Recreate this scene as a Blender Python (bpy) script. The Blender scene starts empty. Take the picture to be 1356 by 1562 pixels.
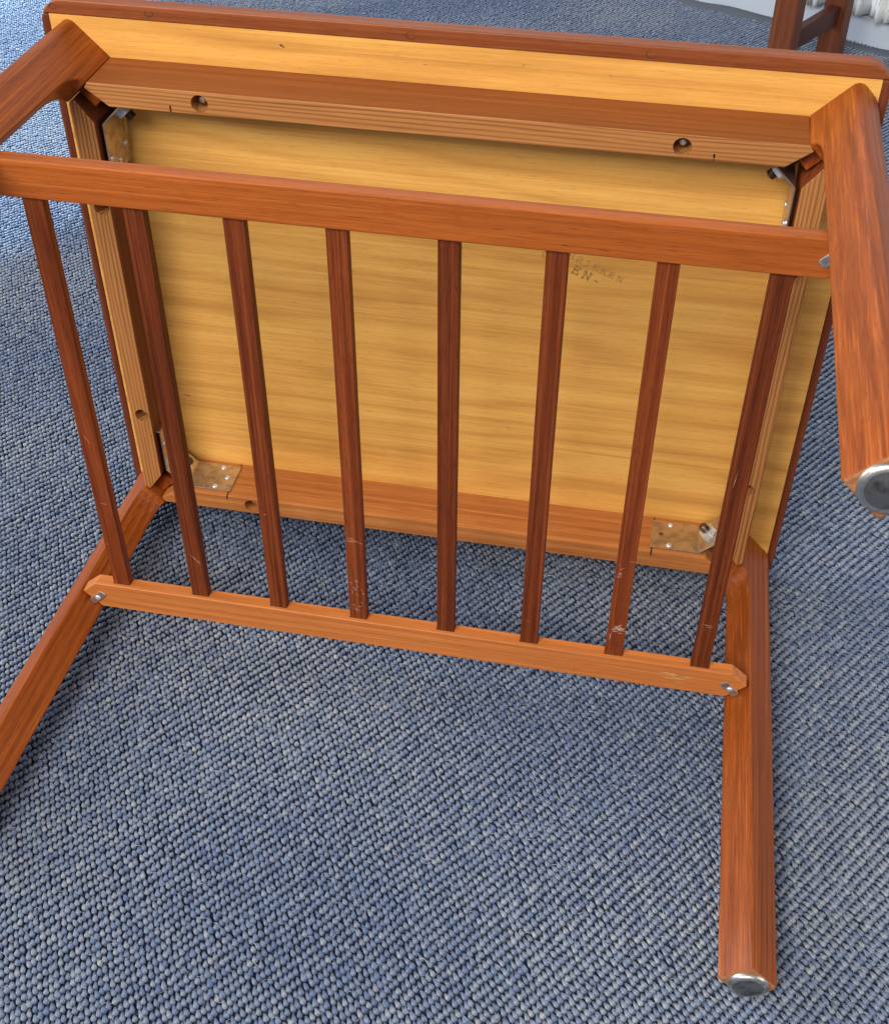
import bpy, bmesh, math, random
import numpy as np
from mathutils import Matrix, Vector
random.seed(7); rng = np.random.default_rng(7)
SC = bpy.context.scene
COL = SC.collection
PI = math.pi; Q = math.sqrt(.5)

# ------------------------------------------------------------------ camera
cam = bpy.data.objects.new('camera', bpy.data.cameras.new('camera')); COL.objects.link(cam)
RW = Matrix(((0.98248761, 0.18616654, 0.00775361), (0.12855916, -0.64717060, -0.75142714), (-0.13487268, 0.73926465, -0.65977051)))
cm = Matrix(((RW[0][0], -RW[1][0], -RW[2][0], 0.207207), (RW[0][1], -RW[1][1], -RW[2][1], -1.131529),
             (RW[0][2], -RW[1][2], -RW[2][2], 1.051922), (0, 0, 0, 1)))
cam.matrix_world = cm
cam.data.sensor_fit = 'HORIZONTAL'; cam.data.sensor_width = 36; cam.data.lens = 36 * 1927.15 / 1356
cam.data.clip_start = .01; cam.data.clip_end = 100
SC.camera = cam

# ------------------------------------------------------------------ light
SC.view_settings.view_transform = 'Standard'; SC.view_settings.look = 'None'
SC.view_settings.exposure = 0; SC.view_settings.gamma = 1
world = bpy.data.worlds.new('World'); SC.world = world; world.use_nodes = True
bg = world.node_tree.nodes['Background']; bg.inputs[0].default_value = (.93, .96, 1, 1); bg.inputs[1].default_value = .41

def lamp(name, kind, loc, target, power, color=(1, 1, 1), **kw):
    l = bpy.data.lights.new(name, kind); l.energy = power; l.color = color
    for k, v in kw.items(): setattr(l, k, v)
    o = bpy.data.objects.new(name, l); COL.objects.link(o); o.location = loc
    o.rotation_euler = (Vector(target) - Vector(loc)).to_track_quat('-Z', 'Y').to_euler()
    return o
# wide soft daylight of the glazed room: overhead-front, the window at the left, and the low sun through it
lamp('room_daylight', 'AREA', (-1.35, -3.6, 3.3), (0, 0, .2), 285, (1, .97, .93), shape='RECTANGLE', size=3.0, size_y=1.8)
lamp('left_window', 'AREA', (-4.2, .5, 2.0), (0, .1, .1), 165, (.80, .91, 1), shape='RECTANGLE', size=2.0, size_y=1.6)
lamp('sun_patch', 'SPOT', (-3.0, 3.4, 2.6), (-1.55, 1.33, 0), 4600, (.56, .82, 1), spot_size=math.radians(21), spot_blend=.12, shadow_soft_size=.03)

lamp('right_fill', 'AREA', (3.6, -.4, 1.9), (.4, 0, .1), 40, (.96, .97, 1), shape='RECTANGLE', size=1.6, size_y=1.4)  # added soft fill for the right-hand leg faces, not a known window
lamp('back_window', 'AREA', (-.1, 2.0, 1.9), (.1, 0, .3), 6, (.95, .98, 1), shape='RECTANGLE', size=1.8, size_y=.9)

# ------------------------------------------------------------------ materials
def mat(name):
    m = bpy.data.materials.new(name); m.use_nodes = True
    nt = m.node_tree; b = nt.nodes['Principled BSDF']
    return m, nt, b
def N(nt, t, **kw):
    n = nt.nodes.new(t)
    for k, v in kw.items(): setattr(n, k, v)
    return n
def ramp(nt, stops, interp='LINEAR'):
    r = N(nt, 'ShaderNodeValToRGB'); r.color_ramp.interpolation = interp
    e = r.color_ramp.elements
    while len(e) < len(stops): e.new(.5)
    for x, (p, c) in zip(e, stops):
        x.position = p; x.color = (*c, 1) if len(c) == 3 else c
    return r
def math_(nt, op, a, b=None, c=None, clamp=False):
    m = N(nt, 'ShaderNodeMath', operation=op); m.use_clamp = clamp
    for i, v in enumerate((a, b, c)):
        if v is None: continue
        if isinstance(v, (int, float)): m.inputs[i].default_value = v
        else: nt.links.new(v, m.inputs[i])
    return m.outputs[0]
def mix(nt, f, a, b, mode='MIX'):
    m = N(nt, 'ShaderNodeMix', data_type='RGBA', blend_type=mode)
    for s, v in ((m.inputs[0], f), (m.inputs[6], a), (m.inputs[7], b)):
        if isinstance(v, (int, float)): s.default_value = v
        elif isinstance(v, tuple): s.default_value = (*v, 1)
        else: nt.links.new(v, s)
    return m.outputs[2]

def wood(name, axis, mid, con=1.0, ring=120, ringamt=.25, ringpow=1.5, warp=3., fineamt=.55, bandamt=.5, blotch=.35, poreamt=.45, porecol=.35,
         rough=.42, perp=None, bump=.15, coat=.03, stretch=14, vary=.18, fig=1.0, streak=.45):
    """grain along one axis: slow figure, millimetre bands, hair-fine streaks and short dark pores"""
    m, nt, b = mat(name); L = nt.links
    tc = N(nt, 'ShaderNodeTexCoord'); oi = N(nt, 'ShaderNodeObjectInfo')
    off = N(nt, 'ShaderNodeVectorMath', operation='SCALE'); off.inputs[0].default_value = (13.1, 7.7, 9.3); L.new(oi.outputs['Random'], off.inputs['Scale'])
    add = N(nt, 'ShaderNodeVectorMath', operation='ADD'); L.new(tc.outputs['Object'], add.inputs[0]); L.new(off.outputs[0], add.inputs[1])
    def scaled(sa, sp):
        mp = N(nt, 'ShaderNodeMapping'); v = [sp] * 3; v['XYZ'.index(axis)] = sa
        mp.inputs['Scale'].default_value = v; L.new(add.outputs[0], mp.inputs['Vector']); return mp.outputs[0]
    def noise(v, d=2, r=.5, dist=0):
        n = N(nt, 'ShaderNodeTexNoise'); n.inputs['Scale'].default_value = 1; n.inputs['Detail'].default_value = d
        n.inputs['Roughness'].default_value = r; n.inputs['Distortion'].default_value = dist
        L.new(v, n.inputs['Vector']); return n.outputs['Fac']
    low = noise(scaled(11 / stretch * fig, 11 * fig), 2, .5)
    if perp is None:
        perp = [1.0, .8, .6]; perp['XYZ'.index(axis)] = 0
    dp = N(nt, 'ShaderNodeVectorMath', operation='DOT_PRODUCT'); L.new(add.outputs[0], dp.inputs[0]); dp.inputs[1].default_value = perp
    ph = math_(nt, 'ADD', math_(nt, 'MULTIPLY', dp.outputs['Value'], ring * 6.283), math_(nt, 'MULTIPLY', low, warp * 6.283))
    sn = math_(nt, 'POWER', math_(nt, 'MULTIPLY_ADD', math_(nt, 'SINE', ph), .5, .5), ringpow)
    sn = math_(nt, 'MULTIPLY', sn, noise(scaled(3, 70), 2, .5))
    band = noise(scaled(2.5, 210), 4, .62)
    fine = noise(scaled(22, 780), 3, .7)
    pn = noise(scaled(75, 1150), 2, .5)
    pores = ramp(nt, [(.60, (0, 0, 0)), (.69, (1, 1, 1))]); L.new(pn, pores.inputs[0])
    big = noise(scaled(4, 22), 3, .55)
    st = ramp(nt, [(.53, (0, 0, 0)), (.66, (1, 1, 1))]); L.new(noise(scaled(2.2, 430), 2, .6), st.inputs[0])
    cen = lambda x, k: math_(nt, 'MULTIPLY', math_(nt, 'SUBTRACT', x, .5), k)
    f = math_(nt, 'ADD', math_(nt, 'ADD', cen(band, bandamt * 2), cen(fine, fineamt * 2.6)), cen(big, blotch * 1.6))
    f = math_(nt, 'SUBTRACT', f, math_(nt, 'MULTIPLY', math_(nt, 'SUBTRACT', sn, .22), ringamt * 2))
    f = math_(nt, 'ADD', f, math_(nt, 'MULTIPLY', math_(nt, 'SUBTRACT', st.outputs[0], .22), streak))
    f = math_(nt, 'MULTIPLY_ADD', f, con * .5, .5)
    dark = tuple(x * k for x, k in zip(mid, (.50, .40, .32))); light = tuple(min(.95, x * k) for x, k in zip(mid, (1.5, 1.65, 1.9)))
    cr = ramp(nt, [(.0, dark), (.5, mid), (1, light)]); L.new(f, cr.inputs[0])
    c = mix(nt, math_(nt, 'MULTIPLY', pores.outputs[0], poreamt), cr.outputs[0], tuple(x * porecol for x in mid))
    hv = N(nt, 'ShaderNodeHueSaturation'); L.new(c, hv.inputs['Color'])
    L.new(math_(nt, 'MULTIPLY_ADD', oi.outputs['Random'], vary, 1 - vary / 2), hv.inputs['Value'])
    L.new(hv.outputs[0], b.inputs['Base Color'])
    L.new(math_(nt, 'MULTIPLY_ADD', fine, .3, rough - .12), b.inputs['Roughness'])
    b.inputs['Specular IOR Level'].default_value = .22
    b.inputs['Coat Weight'].default_value = coat; b.inputs['Coat Roughness'].default_value = .35
    bp = N(nt, 'ShaderNodeBump'); bp.inputs['Strength'].default_value = bump; bp.inputs['Distance'].default_value = .0005
    L.new(math_(nt, 'SUBTRACT', fine, math_(nt, 'MULTIPLY', pores.outputs[0], .6)), bp.inputs['Height']); L.new(bp.outputs[0], b.inputs['Normal'])
    return m

M = {}
M['teakX'] = wood('teak_X', 'X', (.34, .082, .012), con=1.0, ringamt=.2)
M['teakA'] = wood('teak_apron', 'X', (.245, .066, .014), con=1.0)
M['teakY'] = wood('teak_Y', 'Y', (.24, .055, .015), con=1.2)
for a in 'XY':
    M['pine' + a] = wood('pine_' + a, a, (.37, .145, .040), con=1.25, ring=250, ringamt=.8, ringpow=2.5, warp=2.6, fineamt=.3, bandamt=.35, poreamt=.15, rough=.55, coat=0, streak=.1,
                         perp=(0, 1, .2) if a == 'X' else (1, 0, .2), stretch=13, fig=4.5, vary=.1)
M['teak_leg'] = wood('teak_leg', 'Z', (.285, .062, .0070), con=1.25, ring=95, warp=4, ringamt=.35, fig=1.3, streak=.6, perp=(1, -.35, 0), stretch=10, vary=.12)
M['slat'] = wood('teak_slat', 'Y', (.158, .031, .0062), con=1.5, streak=.7, ring=90, warp=4, ringamt=.3, poreamt=.6, rough=.5, coat=0, vary=.5, bandamt=.7)
M['lipX'] = wood('lipping_long', 'X', (.25, .066, .019), con=1.1)
M['lipY'] = wood('lipping_short', 'Y', (.15, .035, .012), con=1.2)
M['honeyX'] = wood('honey_teak', 'X', (.47, .165, .042), con=1.0, poreamt=.3)
M['honeyS'] = wood('stretcher_teak', 'X', (.50, .155, .036), con=.9, poreamt=.25)
M['veneer'] = wood('golden_veneer', 'X', (.74, .365, .082), con=.7, ring=30, warp=5, ringamt=.42, streak=.25, poreamt=.35, porecol=.5, perp=(0, 1, 0), rough=.45, blotch=.95, bandamt=.6, fineamt=.4, stretch=6, fig=.8, coat=.05, bump=.06, vary=0)

def metal(name, col, rough, dirt=None):
    m, nt, b = mat(name); b.inputs['Metallic'].default_value = .75 if name == 'zinc' else 1; b.inputs['Roughness'].default_value = rough
    tc = N(nt, 'ShaderNodeTexCoord'); n = N(nt, 'ShaderNodeTexNoise'); n.inputs['Scale'].default_value = 95; n.inputs['Detail'].default_value = 5
    n.inputs['Distortion'].default_value = .3
    nt.links.new(tc.outputs['Object'], n.inputs['Vector'])
    r = ramp(nt, [(.36, dirt or tuple(x * .5 for x in col)), (.55, col)]); nt.links.new(n.outputs['Fac'], r.inputs[0])
    nt.links.new(r.outputs[0], b.inputs['Base Color'])
    nt.links.new(math_(nt, 'MULTIPLY_ADD', n.outputs['Fac'], -.3, rough + .2), b.inputs['Roughness'])
    return m
M['plate'] = metal('brassy_plate', (.64, .57, .47), .36, (.46, .38, .28))
M['zinc'] = metal('zinc', (.90, .91, .92), .34, (.55, .56, .58))
M['steel'] = metal('dull_steel', (.72, .70, .66), .42, (.40, .37, .33))
M['bolt'] = metal('bolt_steel', (.20, .16, .12), .4)
M['glide'] = metal('glide_rim', (.80, .77, .68), .30, (.45, .42, .36))
M['glide_face'] = metal('worn_glide', (.34, .33, .31), .42, (.12, .11, .10))
M['leg_end'] = wood('leg_end_grain', 'X', (.30, .125, .05), con=.9, rough=.5)

m, nt, b = mat('stamp_ink')
tc = N(nt, 'ShaderNodeTexCoord'); n = N(nt, 'ShaderNodeTexNoise'); n.inputs['Scale'].default_value = 900; n.inputs['Detail'].default_value = 3
nt.links.new(tc.outputs['Object'], n.inputs['Vector'])
r = ramp(nt, [(.34, (.17, .13, .035)), (.56, (.50, .27, .07))]); nt.links.new(n.outputs['Fac'], r.inputs[0])
nt.links.new(r.outputs[0], b.inputs['Base Color']); b.inputs['Roughness'].default_value = .6
M['ink'] = m
m, nt, b = mat('bare_scuff'); b.inputs['Base Color'].default_value = (.54, .32, .22, 1); b.inputs['Roughness'].default_value = .7; M['scuff'] = m
m, nt, b = mat('dark_knot_gap'); b.inputs['Base Color'].default_value = (.06, .018, .007, 1); b.inputs['Roughness'].default_value = .7; M['knot_gap'] = m
m, nt, b = mat('pale_rub'); b.inputs['Base Color'].default_value = (.56, .29, .10, 1); b.inputs['Roughness'].default_value = .6; M['rub'] = m

# ------------------------------------------------------------------ mesh helpers
B0 = .3123
def mesh_obj(name, bm, mats, parent=None, shift=True, bevel=0, seg=2, smooth=False, cuts=None, ang=35):
    if shift: bmesh.ops.translate(bm, verts=bm.verts, vec=(0, B0, 0))
    bmesh.ops.recalc_face_normals(bm, faces=bm.faces)
    me = bpy.data.meshes.new(name); bm.to_mesh(me); bm.free()
    o = bpy.data.objects.new(name, me); COL.objects.link(o)
    for x in (mats if isinstance(mats, (list, tuple)) else [mats]): me.materials.append(x)
    if cuts is not None:
        if shift: bmesh.ops.translate(cuts, verts=cuts.verts, vec=(0, B0, 0))
        bmesh.ops.recalc_face_normals(cuts, faces=cuts.faces)
        cme = bpy.data.meshes.new('cut'); cuts.to_mesh(cme); cuts.free()
        co = bpy.data.objects.new('cut', cme); COL.objects.link(co)
        if len(me.materials) > 1: cme.materials.append(me.materials[1]); 
        if bevel:
            md = o.modifiers.new('bevel', 'BEVEL'); md.width = bevel; md.segments = seg; md.limit_method = 'ANGLE'; md.angle_limit = math.radians(ang); bevel = 0
        md = o.modifiers.new('bool', 'BOOLEAN'); md.object = co; md.operation = 'DIFFERENCE'; md.solver = 'EXACT'
        if len(me.materials) > 1: md.material_mode = 'TRANSFER'
        dg = bpy.context.evaluated_depsgraph_get()
        nm = bpy.data.meshes.new_from_object(o.evaluated_get(dg))
        o.modifiers.clear(); o.data = nm; nm.name = name
        bpy.data.objects.remove(co); bpy.data.meshes.remove(me)
    if smooth:
        for p in o.data.polygons: p.use_smooth = True
    if bevel:
        md = o.modifiers.new('bevel', 'BEVEL'); md.width = bevel; md.segments = seg; md.limit_method = 'ANGLE'; md.angle_limit = math.radians(ang)
        md.harden_normals = False
    if parent is not None: o.parent = parent
    return o
def box(bm, x0, x1, y0, y1, z0, z1, rot=None, at=None):
    vs = [Vector((x, y, z)) for x in (x0, x1) for y in (y0, y1) for z in (z0, z1)]
    if rot is not None: vs = [rot @ v for v in vs]
    if at is not None: vs = [v + Vector(at) for v in vs]
    v = [bm.verts.new(p) for p in vs]
    for f in ((0, 1, 3, 2), (4, 6, 7, 5), (0, 4, 5, 1), (2, 3, 7, 6), (0, 2, 6, 4), (1, 5, 7, 3)): bm.faces.new([v[i] for i in f])
def prism(bm, pts, z0, z1):
    a = [bm.verts.new((x, y, z0)) for x, y in pts]; c = [bm.verts.new((x, y, z1)) for x, y in pts]
    bm.faces.new(a[::-1]); bm.faces.new(c); n = len(pts)
    for i in range(n): bm.faces.new((a[i], a[(i + 1) % n], c[(i + 1) % n], c[i]))
def cyl(bm, p, axis, r, h, n=24, r2=None, phase=0.):
    p = Vector(p); ax = Vector(axis).normalized(); t = ax.orthogonal().normalized(); s = ax.cross(t)
    if abs(ax.z) > .99: t = Vector((1, 0, 0)); s = Vector((0, 1, 0))
    r2 = r if r2 is None else r2
    A = [bm.verts.new(p + (t * math.cos(2 * PI * i / n + phase) + s * math.sin(2 * PI * i / n + phase)) * r) for i in range(n)]
    C_ = [bm.verts.new(p + ax * h + (t * math.cos(2 * PI * i / n + phase) + s * math.sin(2 * PI * i / n + phase)) * r2) for i in range(n)]
    bm.faces.new(A[::-1]); bm.faces.new(C_)
    for i in range(n): bm.faces.new((A[i], A[(i + 1) % n], C_[(i + 1) % n], C_[i]))
def lathe(bm, p, axis, prof, n=28):
    p = Vector(p); ax = Vector(axis).normalized(); t = ax.orthogonal().normalized(); s = ax.cross(t)
    rings = []
    for r, h in prof:
        if r < 1e-7: rings.append([bm.verts.new(p + ax * h)])
        else: rings.append([bm.verts.new(p + ax * h + (t * math.cos(2 * PI * i / n) + s * math.sin(2 * PI * i / n)) * r) for i in range(n)])
    for a, c in zip(rings, rings[1:]):
        for i in range(n):
            j = (i + 1) % n
            if len(a) == 1 and len(c) == 1: continue
            if len(a) == 1: bm.faces.new((a[0], c[i], c[j]))
            elif len(c) == 1: bm.faces.new((a[i], a[j], c[0]))
            else: bm.faces.new((a[i], a[j], c[j], c[i]))
    if len(rings[0]) > 1: bm.faces.new(rings[0][::-1])
def BM(): return bmesh.new()
def tag(o, label=None, cat=None, group=None, kind=None):
    for k, v in (('label', label), ('category', cat), ('group', group), ('kind', kind)):
        if v: o[k] = v
    return o

# ------------------------------------------------------------------ floor and wall
bm = BM()
v = [bm.verts.new(p) for p in ((-4, -2.5, 0), (3, -2.5, 0), (3, 2.6, 0), (-4, 2.6, 0))]; bm.faces.new(v)
m, nt, b = mat('carpet_backing'); b.inputs['Roughness'].default_value = 1; M['backing'] = m
tc = N(nt, 'ShaderNodeTexCoord'); n = N(nt, 'ShaderNodeTexNoise'); n.inputs['Scale'].default_value = 330; n.inputs['Detail'].default_value = 2
nt.links.new(tc.outputs['Object'], n.inputs['Vector'])
r = ramp(nt, [(.35, (.010, .018, .045)), (.58, (.030, .045, .090)), (.72, (.13, .10, .065))]); nt.links.new(n.outputs['Fac'], r.inputs[0]); nt.links.new(r.outputs[0], b.inputs['Base Color'])
floor = tag(mesh_obj('carpet', bm, m, shift=False), 'blue grey flat woven carpet under the upturned table', 'carpet', kind='structure')

# woven loops: big warp loops in a checkerboard, small recessed ones between
def loop_mesh(name, nu=8):
    """one yarn loop: a thin low tail that climbs to a fat rounded head"""
    bm = BM(); rings = []
    prof = [(-.0062, .0006, .0004), (-.0048, .0013, .0012), (-.0026, .0018, .0023), (-.0002, .0024, .0033), (.0018, .00275, .0039), (.0034, .0024, .0037), (.0041, .0011, .0028)]
    for x, w, zc in prof:
        rings.append([bm.verts.new((x, w * math.cos(2 * PI * i / nu), zc + (w * .75) * math.sin(2 * PI * i / nu))) for i in range(nu)])
    for p, q_ in zip(rings, rings[1:]):
        for i in range(nu): bm.faces.new((p[i], p[(i + 1) % nu], q_[(i + 1) % nu], q_[i]))
    bm.faces.new(rings[0][::-1]); bm.faces.new(rings[-1])
    bmesh.ops.recalc_face_normals(bm, faces=bm.faces)
    me = bpy.data.meshes.new(name); bm.to_mesh(me); bm.free()
    for p in me.polygons: p.use_smooth = True
    return me
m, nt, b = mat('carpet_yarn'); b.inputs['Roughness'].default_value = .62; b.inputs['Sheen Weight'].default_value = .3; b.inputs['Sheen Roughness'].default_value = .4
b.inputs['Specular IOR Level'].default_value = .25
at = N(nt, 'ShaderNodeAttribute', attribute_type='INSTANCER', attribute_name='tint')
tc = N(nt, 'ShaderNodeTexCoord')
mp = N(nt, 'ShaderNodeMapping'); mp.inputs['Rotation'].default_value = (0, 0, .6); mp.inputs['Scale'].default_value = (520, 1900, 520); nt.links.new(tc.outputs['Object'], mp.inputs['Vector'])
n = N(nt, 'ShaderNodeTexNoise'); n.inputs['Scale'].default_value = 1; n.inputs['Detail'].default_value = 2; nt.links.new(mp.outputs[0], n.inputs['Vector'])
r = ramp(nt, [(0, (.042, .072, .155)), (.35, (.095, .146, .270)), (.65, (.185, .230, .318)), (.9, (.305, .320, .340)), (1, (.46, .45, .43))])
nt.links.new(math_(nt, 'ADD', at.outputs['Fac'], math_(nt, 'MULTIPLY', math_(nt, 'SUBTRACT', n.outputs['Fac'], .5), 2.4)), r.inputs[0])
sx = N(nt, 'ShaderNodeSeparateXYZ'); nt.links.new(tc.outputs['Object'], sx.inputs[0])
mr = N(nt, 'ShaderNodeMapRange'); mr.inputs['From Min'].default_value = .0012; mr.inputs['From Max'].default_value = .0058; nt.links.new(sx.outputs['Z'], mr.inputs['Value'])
nt.links.new(mix(nt, mr.outputs[0], mix(nt, .75, r.outputs[0], (.030, .058, .140)), r.outputs[0]), b.inputs['Base Color'])  # navy toward the base: shade between the loops put into the yarn colour
bp = N(nt, 'ShaderNodeBump'); bp.inputs['Strength'].default_value = 1; bp.inputs['Distance'].default_value = .0010; nt.links.new(n.outputs['Fac'], bp.inputs['Height']); nt.links.new(bp.outputs[0], b.inputs['Normal'])
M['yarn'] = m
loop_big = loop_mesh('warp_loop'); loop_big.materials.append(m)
E1 = math.radians(-60)
V1 = .0053 * np.array([math.cos(math.radians(53.5)), math.sin(math.radians(53.5))]); V2 = .0093 * np.array([math.cos(math.radians(-62.5)), math.sin(math.radians(-62.5))])
def lattice():
    i, j = np.meshgrid(np.arange(-760, 760), np.arange(-520, 520), indexing='ij'); i = i.ravel(); j = j.ravel()
    p = i[:, None] * V1 + j[:, None] * V2
    # trapezoid the lens can see, with room to step aside
    x, y = p[:, 0], p[:, 1]
    left = -1.0 - (y + .75) * .52; right = 1.15 + (y + .75) * .14
    ok = (y > -1.1) & (y < 2.4) & (x > left) & (x < right) & (y < 2.066 - .4987 * x)
    p = p[ok]
    w = .0011 * np.stack([np.sin(p[:, 1] * 31 + 2 * np.sin(p[:, 0] * 17)), np.sin(p[:, 0] * 29 + 1.7 * np.sin(p[:, 1] * 13))], 1)
    return p + w + rng.normal(0, .00020, p.shape)
def scatter(name, mesh, tint_mean, tint_sd, z):
    p = lattice(); n = len(p)
    me = bpy.data.meshes.new(name); me.vertices.add(n)
    co = np.zeros((n, 3)); co[:, :2] = p; co[:, 2] = z + rng.normal(0, .00025, n)
    me.vertices.foreach_set('co', co.ravel())
    rot = np.zeros((n, 3)); rot[:, 2] = E1 + rng.normal(0, .09, n); rot[:, 1] = rng.normal(0, .07, n); rot[:, 0] = rng.normal(0, .10, n)
    a = me.attributes.new('rot', 'FLOAT_VECTOR', 'POINT'); a.data.foreach_set('vector', rot.ravel())
    s = np.clip(rng.normal(1.0, .07, (n, 3)), .75, 1.3); a = me.attributes.new('scl', 'FLOAT_VECTOR', 'POINT'); a.data.foreach_set('vector', s.ravel())
    # wear: broad pale and dark drifts of the yarn, plus loop to loop differences
    drift = .07 * np.sin(p[:, 0] * 9 + 3 * np.sin(p[:, 1] * 5)) + .06 * np.sin(p[:, 1] * 14 + 2 * np.sin(p[:, 0] * 6))
    t = np.clip(rng.normal(tint_mean, tint_sd, n) + drift, 0, 1)
    a = me.attributes.new('tint', 'FLOAT', 'POINT'); a.data.foreach_set('value', t)
    o = bpy.data.objects.new(name, me); COL.objects.link(o)
    src = bpy.data.objects.new(name + '_piece', mesh)
    g = bpy.data.node_groups.new(name, 'GeometryNodeTree')
    g.interface.new_socket('Geometry', in_out='INPUT', socket_type='NodeSocketGeometry'); g.interface.new_socket('Geometry', in_out='OUTPUT', socket_type='NodeSocketGeometry')
    gi = g.nodes.new('NodeGroupInput'); go = g.nodes.new('NodeGroupOutput'); ip = g.nodes.new('GeometryNodeInstanceOnPoints')
    mp_ = g.nodes.new('GeometryNodeMeshToPoints')
    oi = g.nodes.new('GeometryNodeObjectInfo'); oi.inputs['Object'].default_value = src
    ra = g.nodes.new('GeometryNodeInputNamedAttribute'); ra.data_type = 'FLOAT_VECTOR'; ra.inputs['Name'].default_value = 'rot'
    sa = g.nodes.new('GeometryNodeInputNamedAttribute'); sa.data_type = 'FLOAT_VECTOR'; sa.inputs['Name'].default_value = 'scl'
    g.links.new(gi.outputs[0], mp_.inputs['Mesh']); g.links.new(mp_.outputs[0], ip.inputs['Points']); g.links.new(oi.outputs['Geometry'], ip.inputs['Instance'])
    e2r = g.nodes.new('FunctionNodeEulerToRotation'); g.links.new(ra.outputs['Attribute'], e2r.inputs[0]); g.links.new(e2r.outputs[0], ip.inputs['Rotation'])
    g.links.new(sa.outputs['Attribute'], ip.inputs['Scale']); g.links.new(ip.outputs[0], go.inputs[0])
    md = o.modifiers.new('scatter', 'NODES'); md.node_group = g
    return o
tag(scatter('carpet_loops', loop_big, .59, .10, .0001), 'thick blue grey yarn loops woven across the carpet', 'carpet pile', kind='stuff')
# stray fibres
bm = BM()
for k in range(12000):
    y = rng.uniform(-.8, .9); x = rng.uniform(-.5 - (y + .75) * .5, .7)
    a = rng.uniform(0, 2 * PI); l = rng.uniform(.003, .011); bend = rng.normal(0, .6); z = rng.uniform(.0040, .0056); w = rng.uniform(.00008, .00018)
    P = []
    for q_ in range(5):
        t = q_ / 4; aa = a + bend * (t - .5) * 2
        P.append(Vector((x + l * t * math.cos(aa), y + l * t * math.sin(aa), z + .0022 * math.sin(PI * t))))
    R_ = []
    for p in P:
        R_.append([bm.verts.new(p + Vector((math.cos(a + PI / 2) * w * c, math.sin(a + PI / 2) * w * c, w * s))) for c, s in ((-1, -.5), (1, -.5), (0, 1))])
    for A_, C_ in zip(R_, R_[1:]):
        for i in range(3): bm.faces.new((A_[i], A_[(i + 1) % 3], C_[(i + 1) % 3], C_[i]))
m, nt, b = mat('pale_fibre'); b.inputs['Base Color'].default_value = (.50, .52, .55, 1); b.inputs['Roughness'].default_value = .7
tag(mesh_obj('carpet_fibres', bm, m, shift=False), 'pale stray fibres lying on the carpet loops', 'carpet pile', kind='stuff')

# wall, skirting, bound carpet edge, curtain
WP0 = Vector((.218, 1.972)); WP1 = Vector((.657, 1.734)); WD = (WP1 - WP0).normalized(); WN = Vector((WD.y, -WD.x))
if WN.y > 0: WN = -WN
def wallpt(s, off, z): p = WP0 + WD * s + WN * off; return (p.x, p.y, z)
def wallbox(bm, s0, s1, o0, o1, z0, z1):
    v = [bm.verts.new(wallpt(s, o, z)) for s in (s0, s1) for o in (o0, o1) for z in (z0, z1)]
    for f in ((0, 1, 3, 2), (4, 6, 7, 5), (0, 4, 5, 1), (2, 3, 7, 6), (0, 2, 6, 4), (1, 5, 7, 3)): bm.faces.new([v[i] for i in f])
m, nt, b = mat('wall_paint'); b.inputs['Base Color'].default_value = (.45, .48, .52, 1); b.inputs['Roughness'].default_value = .6; M['wall'] = m
m, nt, b = mat('skirting_paint'); b.inputs['Base Color'].default_value = (.44, .475, .53, 1); b.inputs['Roughness'].default_value = .45; M['skirt'] = m
bm = BM(); wallbox(bm, -3.2, 2.4, -.12, 0, 0, 2.4)
wall = tag(mesh_obj('wall', bm, M['wall'], shift=False), 'pale grey wall behind the chair', 'wall', kind='structure')
bm = BM(); wallbox(bm, -3.1, 2.3, .0005, .014, .0, .065)
mesh_obj('skirting_board', bm, M['skirt'], wall, shift=False, bevel=.003)
m, nt, b = mat('carpet_binding'); b.inputs['Base Color'].default_value = (.075, .082, .10, 1); b.inputs['Roughness'].default_value = .9; M['bind'] = m
bm = BM(); rings = []
for k in range(121):
    s = -1.2 + 2.4 * k / 120; off = .030 + .010 * math.sin(s * 17 + .8) + .004 * math.sin(s * 41); h = .011 + .004 * math.sin(s * 13)
    rings.append([bm.verts.new(wallpt(s, off + .018 * math.cos(t), max(.0005, h * math.sin(t)))) for t in np.linspace(0, PI, 8)])
for a, c in zip(rings, rings[1:]):
    for i in range(7): bm.faces.new((a[i], a[i + 1], c[i + 1], c[i]))
bind = mesh_obj('carpet_binding', bm, M['bind'], floor, shift=False, smooth=True)
m, nt, b = mat('lace_curtain'); b.inputs['Roughness'].default_value = .9
tc = N(nt, 'ShaderNodeTexCoord'); mp = N(nt, 'ShaderNodeMapping'); mp.inputs['Scale'].default_value = (60, 60, 9); n = N(nt, 'ShaderNodeTexNoise'); n.inputs['Scale'].default_value = 1.6; n.inputs['Detail'].default_value = 5; n.inputs['Roughness'].default_value = .7
nt.links.new(tc.outputs['Object'], mp.inputs['Vector']); nt.links.new(mp.outputs[0], n.inputs['Vector'])
r = ramp(nt, [(.36, (.16, .14, .11)), (.46, (.80, .81, .80))]); nt.links.new(n.outputs['Fac'], r.inputs[0]); nt.links.new(r.outputs[0], b.inputs['Base Color'])
bm = BM(); rows = []
for z in np.linspace(.068, .75, 24):
    rows.append([bm.verts.new(wallpt(s, .030 + .011 * math.sin(s * 120 + 2 * math.sin(z * 9)) + .004 * math.sin(s * 310), z + (.003 * math.sin(s * 75) if z < .07 else 0))) for s in np.linspace(.2, .95, 260)])
for a, c in zip(rows, rows[1:]):
    for i in range(len(a) - 1): bm.faces.new((a[i], a[i + 1], c[i + 1], c[i]))
cu = mesh_obj('curtain', bm, m, shift=False, smooth=True)
cu.modifiers.new('solid', 'SOLIDIFY').thickness = .0012
tag(cu, 'white gathered curtain hanging above the skirting board', 'curtain')

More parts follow.
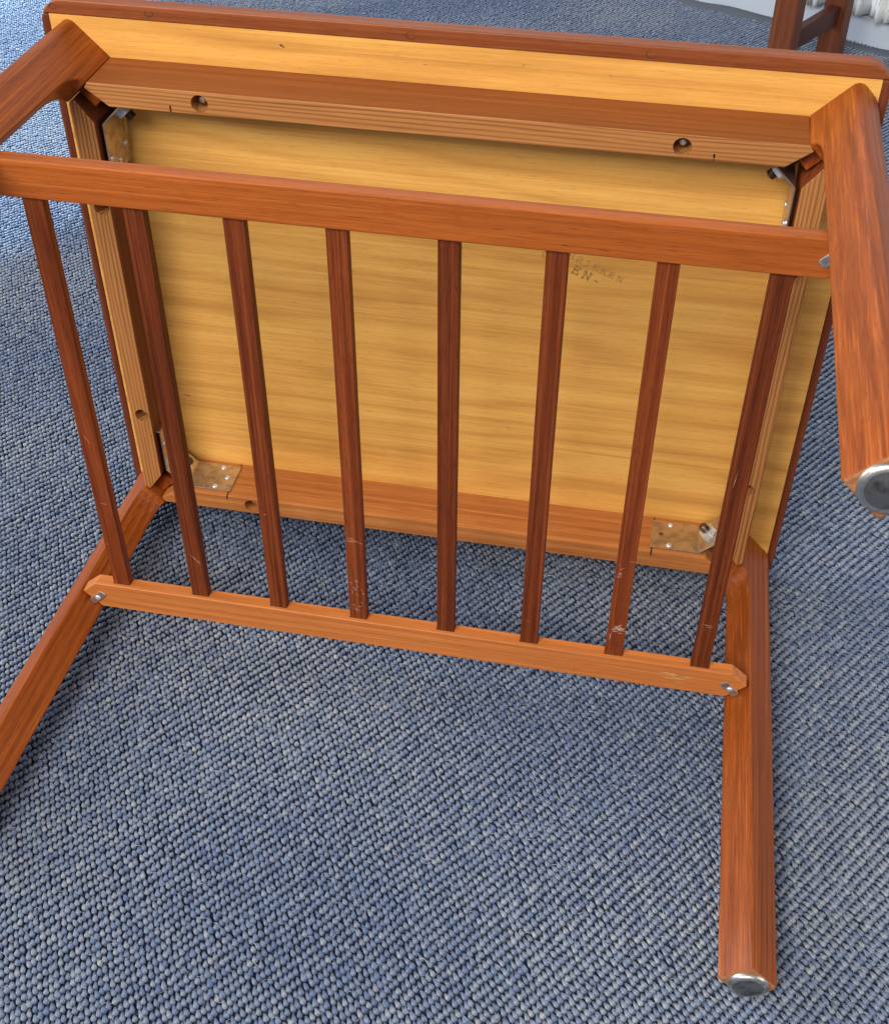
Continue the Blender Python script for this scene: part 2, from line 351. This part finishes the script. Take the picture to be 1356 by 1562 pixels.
# ------------------------------------------------------------------ the table
DL = .0117
table = bpy.data.objects.new('coffee_table', None); COL.objects.link(table)
table.rotation_euler = (PI / 2 + DL, 0, 0); table.location = (0, 0, .0035)
tag(table, 'teak coffee table tipped on its long edge with its slatted shelf and underside showing', 'table')
AX, AY, T_, D = .3485, .2604, .0226, .0603
AO, BO, LT = .394, .3118, .0165
# top: veneered core and four lippings
bm = BM(); box(bm, -.3853, .3853, -.2976, .2976, -LT + .0005, 0)
panel = mesh_obj('underside_panel', bm, M['veneer'], table)
def lip_long(sg):
    r_ = .024; t0 = math.asin((.2977 - BO + r_) / r_)
    pts = [(-.3853, .2977)]
    for k in range(9):
        t = PI - t0 - (PI / 2 - t0) * k / 8; pts.append((-AO + r_ + r_ * math.cos(t), BO - r_ + r_ * math.sin(t)))
    pts += [(-x, y) for x, y in pts[::-1]]
    pts = [(x, y * sg) for x, y in pts]
    if sg < 0: pts = pts[::-1]
    bm = BM(); prism(bm, pts, -LT, .0004)
    return mesh_obj('edge_lipping', bm, M['lipX'], table, bevel=.0032, seg=4, ang=60)
lips = [lip_long(1), lip_long(-1)]
for sg in (-1, 1):
    r_ = .024; t0 = math.asin((.2974 - BO + r_) / r_); arc = [(AO - r_ + r_ * math.cos(t0 * k / 4), BO - r_ + r_ * math.sin(t0 * k / 4)) for k in range(5)]
    pts = [(.3854, -.2974)] + [(x, -y) for x, y in arc[::-1]] + arc + [(.3854, .2974)]
    pts = [(x * sg, y) for x, y in pts]
    bm = BM(); prism(bm, pts, -LT, .0004)
    mesh_obj('edge_lipping', bm, M['lipY'], table, bevel=.0018, seg=3)

# aprons: outline with mitred ends, pocket holes and saw kerfs for the brackets
def mir(p): return (p[1] + .0914, p[0] - .0914)
def face_mats(bm, test):
    bm.faces.ensure_lookup_table(); bmesh.ops.recalc_face_normals(bm, faces=bm.faces)
    for f in bm.faces: f.material_index = 1 if test(f.normal) else 0
def hole_screw(parent, x, y):
    bm = BM(); lathe(bm, (x, y + .0006, D - .0225), (0, 0, 1), [(.0022, -.001), (.0022, .0105), (.0036, .0125), (.0036, .0134), (.0026, .0146), (.0009, .0149), (.0008, .0138), (0, .0138)], 16)
    s = mesh_obj('screw', bm, M['steel'], parent, smooth=False)
    bm = BM()
def apron(side):
    long = side in ('top', 'bottom')
    corner = [(.3296, AY), (.3335, .2545), (.3110, AY - T_)]
    if not long: corner = [mir(p) for p in corner]
    cuts = BM()
    bm = BM()
    if long:
        sg = 1 if side == 'top' else -1
        pts = [(-x, y) for x, y in corner[::-1]][::-1]; pts = [(-corner[2][0], corner[2][1]), (-corner[1][0], corner[1][1]), (-corner[0][0], corner[0][1])] + corner
        pts = [(x, y * sg) for x, y in pts]
        for x in (-.2212, .2215): cyl(cuts, (x, sg * .2487, D - .022), (0, 0, 1), .0083, .04, 28)
        for x in (-.2502, .2499):
            y0, y1 = sorted((sg * (AY - T_ - .002), sg * (AY - T_ + .0068))); box(cuts, x - .0009, x + .0009, y0, y1, .0005, D + .01)
    else:
        sg = 1 if side == 'right' else -1
        pts = [(corner[2][0], -corner[2][1]), (corner[1][0], -corner[1][1]), (corner[0][0], -corner[0][1])] + corner
        pts = [(x * sg, y) for x, y in pts]
        for y in (-.1312, .1300): cyl(cuts, (sg * .3385, y, D - .022), (0, 0, 1), .0083, .04, 28)
        for y in (-.1600, .1600):
            x0, x1 = sorted((sg * (AX - T_ - .002), sg * (AX - T_ + .0068))); box(cuts, x0, x1, y - .0009, y + .0009, .0005, D + .01)
    prism(bm, pts, .0002, D)
    face_mats(bm, lambda n: n.z > .9)
    a = 'X' if long else 'Y'
    outer = {'top': M['teakA'], 'bottom': M['honeyX'], 'left': M['lipY'], 'right': M['teakY']}[side]
    front = M['honeyX'] if side == 'bottom' else M['pine' + a]
    o = mesh_obj('apron', bm, [outer, front], table, bevel=.0010, seg=2, cuts=cuts)
    hs = [(x, sg * .2487) for x in (-.2212, .2215)] if long else [(sg * .3385, y) for y in (-.1312, .13)]
    for x, y in hs: hole_screw(o, x, y)
    return o
for s_ in ('top', 'bottom', 'left', 'right'): apron(s_)

# legs
C0 = (.349, .2576); UI0, UI1, UO0, UO1, HV0, HV1, H = -.0008, .0100, .0408, .0475, .0152, .0188, .5399
FEET = {(1, 1): (-.0135, .0048), (-1, 1): (-.0007, .0021), (1, -1): (.0007, -.0053), (-1, -1): (-.0034, .0022)}
def leg(a, b_):
    ud = Vector((a, b_)) * Q; vd = Vector((-b_, a)) * Q; f = FEET[(a, b_)]
    def ring(z, ui, uo, hv, k=1.0, zc=None):
        pts = []; c = .0012; ro = .0085 if b_ > 0 else .0045
        loop = [(ui + c, -hv), (ui, -hv + c), (ui, hv - c), (ui + c, hv)]
        for i in range(6): t = PI / 2 - PI / 2 * i / 5; loop.append((uo - ro + ro * math.cos(t), hv - ro + ro * math.sin(t)))
        for i in range(6): t = -PI / 2 * i / 5; loop.append((uo - ro + ro * math.cos(t), -hv + ro + ro * math.sin(t)))
        um = (ui + uo) / 2
        for u, v_ in loop:
            u = um + (u - um) * k; v_ = v_ * k
            p = Vector((C0[0] * a, C0[1] * b_)) + ud * u + vd * v_ + Vector(f) * (z / H)
            pts.append((p.x, p.y, z))
        return pts
    lin = lambda p, q_, z: p + (q_ - p) * z / H
    st = [(.0002, -.0118), (.03, -.0118), (.0585, -.0118), (.0612, -.0112)]
    ui_end = lin(UI0, UI1, .105)
    for k in range(1, 9):
        an = PI / 2 * k / 8; st.append((.0612 + .042 * (1 - math.cos(an)), -.0112 + (ui_end + .0112) * math.sin(an)))
    for z in np.linspace(.13, H - .004, 9): st.append((z, lin(UI0, UI1, z)))
    bm = BM(); R_ = []
    for z, ui in st: R_.append([bm.verts.new(p) for p in ring(z, ui, lin(UO0, UO1, z), lin(HV0, HV1, z))])
    for z, k in ((H - .0012, .96), (H, .88)): R_.append([bm.verts.new(p) for p in ring(z, lin(UI0, UI1, z), lin(UO0, UO1, z), lin(HV0, HV1, z), k)])
    n = len(R_[0])
    for A_, C_ in zip(R_, R_[1:]):
        for i in range(n): bm.faces.new((A_[i], A_[(i + 1) % n], C_[(i + 1) % n], C_[i]))
    bm.faces.new(R_[0][::-1]); bm.faces.new(R_[-1])
    for f_ in bm.faces:
        if f_.calc_center_median().z > H - .0011: f_.material_index = 1
    o = mesh_obj('leg', bm, [M['teak_leg'], M['leg_end']], table)
    for p in o.data.polygons: p.use_smooth = True
    o.data.set_sharp_from_angle(angle=math.radians(28))
    # tenon between the mitred apron ends
    bm = BM(); rt = Matrix.Rotation(math.atan2(ud.y, ud.x), 3, 'Z')
    box(bm, -.032, -.011, -.0078, .0078, .004, .0460, rt, (C0[0] * a, C0[1] * b_, 0))
    mesh_obj('tenon', bm, M['teak_leg'], o, bevel=.0012)
    zc = H; um = (lin(UI0, UI1, H) + UO1) / 2
    p = Vector((C0[0] * a, C0[1] * b_)) + ud * um + Vector(f)
    bm = BM(); axis = Vector((f[0] + ud.x * .013, f[1] + ud.y * .013, H)).normalized()
    lathe(bm, (p.x, p.y, H - .0008), axis, [(.0178, 0), (.0178, .0022), (.0170, .0034), (.0150, .0043), (.0135, .0043), (.009, .0050), (0, .0054)], 40)
    bm.normal_update()
    for f_ in bm.faces:
        cc = f_.calc_center_median(); f_.material_index = 1 if math.hypot(cc.x - p.x, cc.y - p.y) < .0138 else 0
    g = mesh_obj('glide', bm, [M['glide'], M['glide_face']], o, smooth=True); g.data.set_sharp_from_angle(angle=math.radians(50))
    return o
for a in (-1, 1):
    for b_ in (1, -1): leg(a, b_)

# corner brackets with rivets, bolt and nut
def bracket(a, b_):
    t = .0017; yA = AY - T_ - .0006; xB = AX - T_ - .0006
    path = [(.2499, yA + .0055), (.2499, yA), (.3030, yA), (xB, .2160), (xB, .1600), (xB + .0055, .1600)]
    def off(i):
        p = Vector(path[i]); ds = []
        if i > 0: ds.append((p - Vector(path[i - 1])).normalized())
        if i < len(path) - 1: ds.append((Vector(path[i + 1]) - p).normalized())
        ns = [Vector((d.y, -d.x)) for d in ds]; nsum = sum(ns, Vector((0, 0))).normalized()
        return p + nsum * (t / max(.5, nsum.dot(ns[0])))
    outer = [Vector(p) for p in path]; inner = [off(i) for i in range(len(path))]
    poly = [(p.x * a, p.y * b_) for p in outer + inner[::-1]]
    bm = BM(); prism(bm, poly, .0075, .0535)
    o = mesh_obj('corner_bracket', bm, M['plate'], table, bevel=.0005)
    for (x, y, z, ax) in ((.2690, yA - t, .0135, 0), (.2688, yA - t, .0480, 0), (.2590, yA - t, .0305, 0), (xB - t, .1790, .0135, 1), (xB - t, .1788, .0480, 1), (xB - t, .169, .0305, 1)):
        d = Vector((0, -1, 0)) if ax == 0 else Vector((-1, 0, 0))
        if (a, b_) == (1, -1) and abs(z - .0305) < .001 and ax == 0:
            bm = BM(); lathe(bm, (x * a, y * b_, z), (d.x * a, d.y * b_, 0), [(.0026, 0), (.0026, .0002), (0, .0002)], 16); mesh_obj('screw_hole', bm, M['bolt'], o); continue
        bm = BM(); lathe(bm, (x * a, y * b_, z), (d.x * a, d.y * b_, 0), [(.0034, -.0002), (.0033, .0007), (.0024, .0015), (0, .0019)], 16)
        mesh_obj('rivet', bm, M['zinc'], o, smooth=True)
    # bolt square to the diagonal
    mid = Vector(((.303 + xB) / 2, (yA + .216) / 2)); dn = Vector((-Q, -Q))
    base = mid + dn * t; dv = (dn.x * a, dn.y * b_, 0)
    bm = BM(); cyl(bm, (base.x * a, base.y * b_, .031), dv, .0100, .0078, 6, phase=PI / 6); mesh_obj('nut', bm, M['zinc'], o, bevel=.0007)
    st = mid - dn * .02
    bm = BM(); prof = [(.0046, 0), (.0046, .030)]
    z_ = .030
    while z_ < .0355: prof += [(.0049, z_ + .0004), (.0043, z_ + .0009)]; z_ += .0011
    prof += [(.0038, z_ + .0004), (0, z_ + .0004)]
    lathe(bm, (st.x * a, st.y * b_, .031), dv, prof, 18); mesh_obj('bolt', bm, M['bolt'], o)
for a in (-1, 1):
    for b_ in (1, -1): bracket(a, b_)

# shelf: two stretchers, eight slats, four screwed end plates
ZS, ZB, YO, YI = .2329, .2177, .2671, .2323
def stretcher(sg):
    e = [(.3430, YI), (.3600, .2468), (.3405, YO)]
    pts = [(-e[2][0], e[2][1]), (-e[1][0], e[1][1]), (-e[0][0], e[0][1])] + e
    pts = [(x, y * sg) for x, y in pts]
    bm = BM(); prism(bm, pts, ZB, ZS)
    o = mesh_obj('stretcher', bm, M['teakX'] if sg > 0 else M['honeyS'], table, bevel=.0016 if sg > 0 else .0011, seg=3)
    for a in (-1, 1):
        bm = BM(); c = Vector((a * .3433 - (.0045 if a < 0 and sg > 0 else 0), sg * .2530, 0)); d = Vector((a * Q, sg * Q)); n = Vector((-d.y, d.x))
        pl = [(-.0112, -.0026), (-.0094, -.0044), (.0094, -.0044), (.0112, -.0026), (.0112, .0026), (.0094, .0044), (-.0094, .0044), (-.0112, .0026)]
        P_ = [(c.x + d.x * u + n.x * v_, c.y + d.y * u + n.y * v_) for u, v_ in pl]
        prism(bm, P_, ZS + .0001, ZS + .0016)
        h = mesh_obj('end_plate', bm, M['steel'], o, bevel=.0005)
        bm = BM(); lathe(bm, (c.x, c.y, ZS + .0014), (0, 0, 1), [(.0034, 0), (.0032, .0008), (.0020, .0014), (0, .0016)], 16); mesh_obj('screw', bm, M['zinc'], h, smooth=True)
    return o
st_top = stretcher(1); st_bot = stretcher(-1)
EO = (.0004, .0007, -.0011, -.0025, .0021, .0011, .0001, -.0008)
def quad_scuffs(name, parent, marks, mat_, z):
    bm = BM()
    for (x, y, l, w, ang) in marks:
        d = Vector((math.cos(ang), math.sin(ang), 0)); n = Vector((-d.y, d.x, 0)); c = Vector((x, y, z))
        k = 5; A_ = []
        for i in range(k + 1):
            t = i / k; ww = w * math.sin(PI * (.06 + .88 * t)) * random.uniform(.3, 1.0); cc = c + d * l * (t - .5) + n * w * random.uniform(-.25, .25)
            A_.append((bm.verts.new(cc + n * ww / 2), bm.verts.new(cc - n * ww / 2)))
        for p, q_ in zip(A_, A_[1:]): bm.faces.new((p[0], p[1], q_[1], q_[0]))
    return tag(mesh_obj(name, bm, mat_, parent), kind='stuff')
SCUFF = {0: [(-.3160, -.03, .012, .0006, -1.1), (-.3135, -.115, .009, .0007, -.1), (-.3205, -.173, .004, .0006, 0)],
         1: [(-.2230, -.178, .018, .0009, -.95), (-.2205, -.18, .003, .001, .3)],
         2: [(-.1450, -.208, .003, .001, -.4), (-.1400, -.1, .004, .0005, .3)],
         3: [(-.0490 + random.uniform(-.006, .006), -.118 + random.uniform(-.004, .004), random.uniform(.003, .009), random.uniform(.0003, .0008), random.uniform(-.4, .5)) for _ in range(9)]
            + [(-.0490 + random.uniform(-.007, .007), -.185 + random.uniform(-.012, .012), random.uniform(.002, .006), random.uniform(.0003, .0009), random.uniform(-1.5, -.6)) for _ in range(12)]
            + [(-.0490 + random.uniform(-.005, .006), -.214 + random.uniform(-.006, .006), random.uniform(.003, .009), random.uniform(.0003, .0007), random.choice((-.1, -1.2)) + random.uniform(-.2, .2)) for _ in range(8)],
         4: [], 5: [(.1310, -.20, .004, .0005, .2)],
         6: [(.2225 + random.gauss(0, .0022), -.192 + random.gauss(0, .0028), random.uniform(.002, .006), random.uniform(.0008, .0022), random.uniform(-.5, .8)) for _ in range(22)]
            + [(.2160 + random.uniform(-.001, .003), -.10 - random.uniform(0, .03), random.uniform(.002, .004), random.uniform(.0004, .001), random.uniform(-1.4, .4)) for _ in range(9)]
            + [(.228, -.0975, .010, .0006, .12), (.2155, -.206, .012, .0009, 1.5)],
         7: [(.3090, -.170, .014, .0006, -.05), (.3110, -.173, .007, .0006, -.05), (.3065, .02, .02, .0006, 1.5)]}
for k in range(8):
    xc = -.3147 + .08933 * k + EO[k]
    bm = BM(); box(bm, xc - .0092, xc + .0092, -YI - .004, YI + .004, ZB - .0002, .2283)
    sl = mesh_obj('slat', bm, M['slat'], table, bevel=.0009)
    bm = BM()
    for sg in (-1, 1):
        y0, y1 = sorted((sg * (YI - .00018), sg * (YI + .001))); box(bm, xc - .0097, xc + .0097, y0, y1, ZB + .0004, .2288)
    tag(mesh_obj('joint_gap_shade', bm, M['knot_gap'], sl), kind='stuff')  # thin dark slab added round the slat ends, standing for shadow in the mortise gap
    if SCUFF[k]: quad_scuffs('scuff_marks', sl, SCUFF[k], M['scuff'], .22842)
quad_scuffs('pale_rub', st_bot, [(.2900 + random.gauss(0, .006), -.2475 + random.gauss(0, .0025), random.uniform(.008, .02), random.uniform(.001, .0025), random.gauss(0, .05)) for _ in range(14)], M['rub'], ZS + .00012)

quad_scuffs('dark_marks', panel, [(-.3083, -.1417, .013, .0012, -.08), (.0732, -.1317, .003, .0012, .4), (-.1569, .2845, .006, .0026, -.3), (.071, .285, .004, .0007, 1.2), (-.02, .278, .005, .0006, -.2), (.15, .282, .004, .0006, -.5), (-.1, .05, .006, .0005, .1), (.21, -.06, .007, .0005, 0)], M['knot_gap'], .00015)
quad_scuffs('dark_marks', st_top, [(.1393, .2395, .006, .0016, -.1), (.1706, .2383, .012, .0008, -.05), (.0855, .248, .014, .0006, 0), (-.03, .246, .02, .0005, 0), (-.22, .249, .016, .0005, .02), (.2939, .2351, .009, .0004, .4)], M['knot_gap'], ZS + .0001)
quad_scuffs('dark_marks', st_bot, [(.1831, -.2589, .008, .0006, 1.1), (.1875, -.256, .007, .0006, .2), (.02, -.25, .018, .0004, 0), (-.2, -.247, .012, .0005, 0)], M['knot_gap'], ZS + .0001)
def arc_marks(parent, spots, z):
    bm = BM()
    for x, y, r_, a0, a1 in spots:
        P_ = [(x + r_ * math.cos(a0 + (a1 - a0) * k / 10), y + r_ * .75 * math.sin(a0 + (a1 - a0) * k / 10)) for k in range(11)]
        A_ = []
        for k, p in enumerate(P_):
            w = .00028 * (.5 + math.sin(PI * k / 10)); dx, dy = p[0] - x, (p[1] - y); l = math.hypot(dx, dy)
            A_.append((bm.verts.new((p[0] + dx / l * w, p[1] + dy / l * w, z)), bm.verts.new((p[0] - dx / l * w, p[1] - dy / l * w, z))))
        for p, q_ in zip(A_, A_[1:]): bm.faces.new((p[0], p[1], q_[1], q_[0]))
    return tag(mesh_obj('plug_rings', bm, M['knot_gap'], parent), kind='stuff')
arc_marks(lips[0], [(-.2840, .3052, .0042, 2.2, 7.2), (-.0333, .3040, .0046, 1.6, 6.0), (.1842, .3042, .0046, 1.8, 6.4), (-.3795, .3052, .0036, 0, 6.28)], .00056)
# ink stamp: slab letters built from strokes, following the photo's slope
LET = {'R': ([(0, 0), (0, 1)], [(0, 1), (.5, 1), (.66, .86), (.66, .66), (.5, .52), (0, .52)], [(.35, .52), (.72, 0)], [(-.12, 0), (.16, 0)], [(.62, 0), (.84, 0)], [(-.12, 1), (0, 1)]),
       'I': ([(.3, 0), (.3, 1)], [(.12, 0), (.48, 0)], [(.12, 1), (.48, 1)]),
       'K': ([(0, 0), (0, 1)], [(.66, 1), (0, .42)], [(.24, .62), (.7, 0)], [(-.12, 0), (.16, 0)], [(-.12, 1), (.16, 1)], [(.55, 1), (.78, 1)], [(.58, 0), (.84, 0)]),
       'E': ([(0, 0), (0, 1)], [(-.1, 0), (.62, 0), (.62, .24)], [(-.1, 1), (.6, 1), (.6, .78)], [(0, .52), (.42, .52)], [(.42, .4), (.42, .64)]),
       'N': ([(0, 0), (0, 1)], [(0, 1), (.66, 0)], [(.66, 0), (.66, 1)], [(-.12, 0), (.14, 0)], [(-.14, 1), (.04, 1)], [(.54, 1), (.8, 1)]),
       'B': ([(0, 0), (0, 1)], [(-.1, 1), (.48, 1), (.6, .86), (.6, .66), (.46, .54), (0, .54)], [(.46, .54), (.66, .42), (.66, .14), (.5, 0), (-.1, 0)]),
       '-': ([(.1, .36), (.5, .36)],), '(': ([(.5, 1), (.2, .85), (.05, .5), (.2, .15), (.5, 0)],)}
bm = BM()
def letter(ch, cx, cy, h, ang, w):
    rt = Matrix.Rotation(ang, 2)
    for stroke in LET[ch]:
        for p, q_ in zip(stroke, stroke[1:]):
            p = Vector((p[0] - .33, p[1] - .5)) * h; q_ = Vector((q_[0] - .33, q_[1] - .5)) * h
            d = (q_ - p).normalized(); n = Vector((-d.y, d.x)) * w / 2; p = p - d * w * .3; q_ = q_ + d * w * .3
            vs = []
            for c in (p + n, q_ + n, q_ - n, p - n):
                c = rt @ c; vs.append(bm.verts.new((cx + c.x, cy + c.y, .00018)))
            bm.faces.new(vs)
A1 = math.atan2(.0736 - .0907, .1789 - .1371)
for i, ch in enumerate('BRIKKEN'):
    t = (i - 1) / 5; letter(ch, .1371 + (.1789 - .1371) * t, .0907 + (.0736 - .0907) * t, .0064, A1, .00072)
for ch, x, y, h, w in (('E', .1350, .0785, .0086, .0017), ('N', .1455, .0737, .0086, .0016), ('-', .1560, .0692, .0086, .0018), ('(', .1018, .0935, .0086, .0012)): letter(ch, x, y, h, A1, w)
mesh_obj('stamp_lettering', bm, M['ink'], panel)

# ------------------------------------------------------------------ chair in the background
chair = bpy.data.objects.new('chair', None); COL.objects.link(chair)
rd = Vector((.475, .88)).normalized(); pd = Vector((-rd.y, rd.x))
K1 = Vector((.418, 1.372)); tag(chair, 'dark red wood chair with a low side rail standing by the wall', 'chair')
chair.location = (K1.x, K1.y, 0)
M['chairwood'] = wood('mahogany', 'Z', (.13, .036, .014), con=1.2)
M['chairrail'] = wood('mahogany_rail', 'Y', (.075, .020, .012), con=.6)
def cbox(name, r0, r1, p0, p1, z0, z1, mt, bev=.003):
    bm = BM(); v = []
    for r_ in (r0, r1):
        for p in (p0, p1):
            for z in (z0, z1): q_ = rd * r_ + pd * p; v.append(bm.verts.new((q_.x, q_.y, z)))
    for f in ((0, 1, 3, 2), (4, 6, 7, 5), (0, 4, 5, 1), (2, 3, 7, 6), (0, 2, 6, 4), (1, 5, 7, 3)): bm.faces.new([v[i] for i in f])
    return mesh_obj(name, bm, mt, chair, shift=False, bevel=bev)
RL = .200
for r0 in (0, RL + .038):
    for p0 in (0, -.45): cbox('leg', r0, r0 + .038, p0, p0 + .048, .0035, .42, M['chairwood'])
for p0 in (.012, -.438): cbox('side_rail', .0382, RL + .0378, p0, p0 + .022, .098, .136, M['chairrail'])
cbox('seat', -.02, RL + .096, -.47, .068, .4203, .452, M['chairwood'], .008)
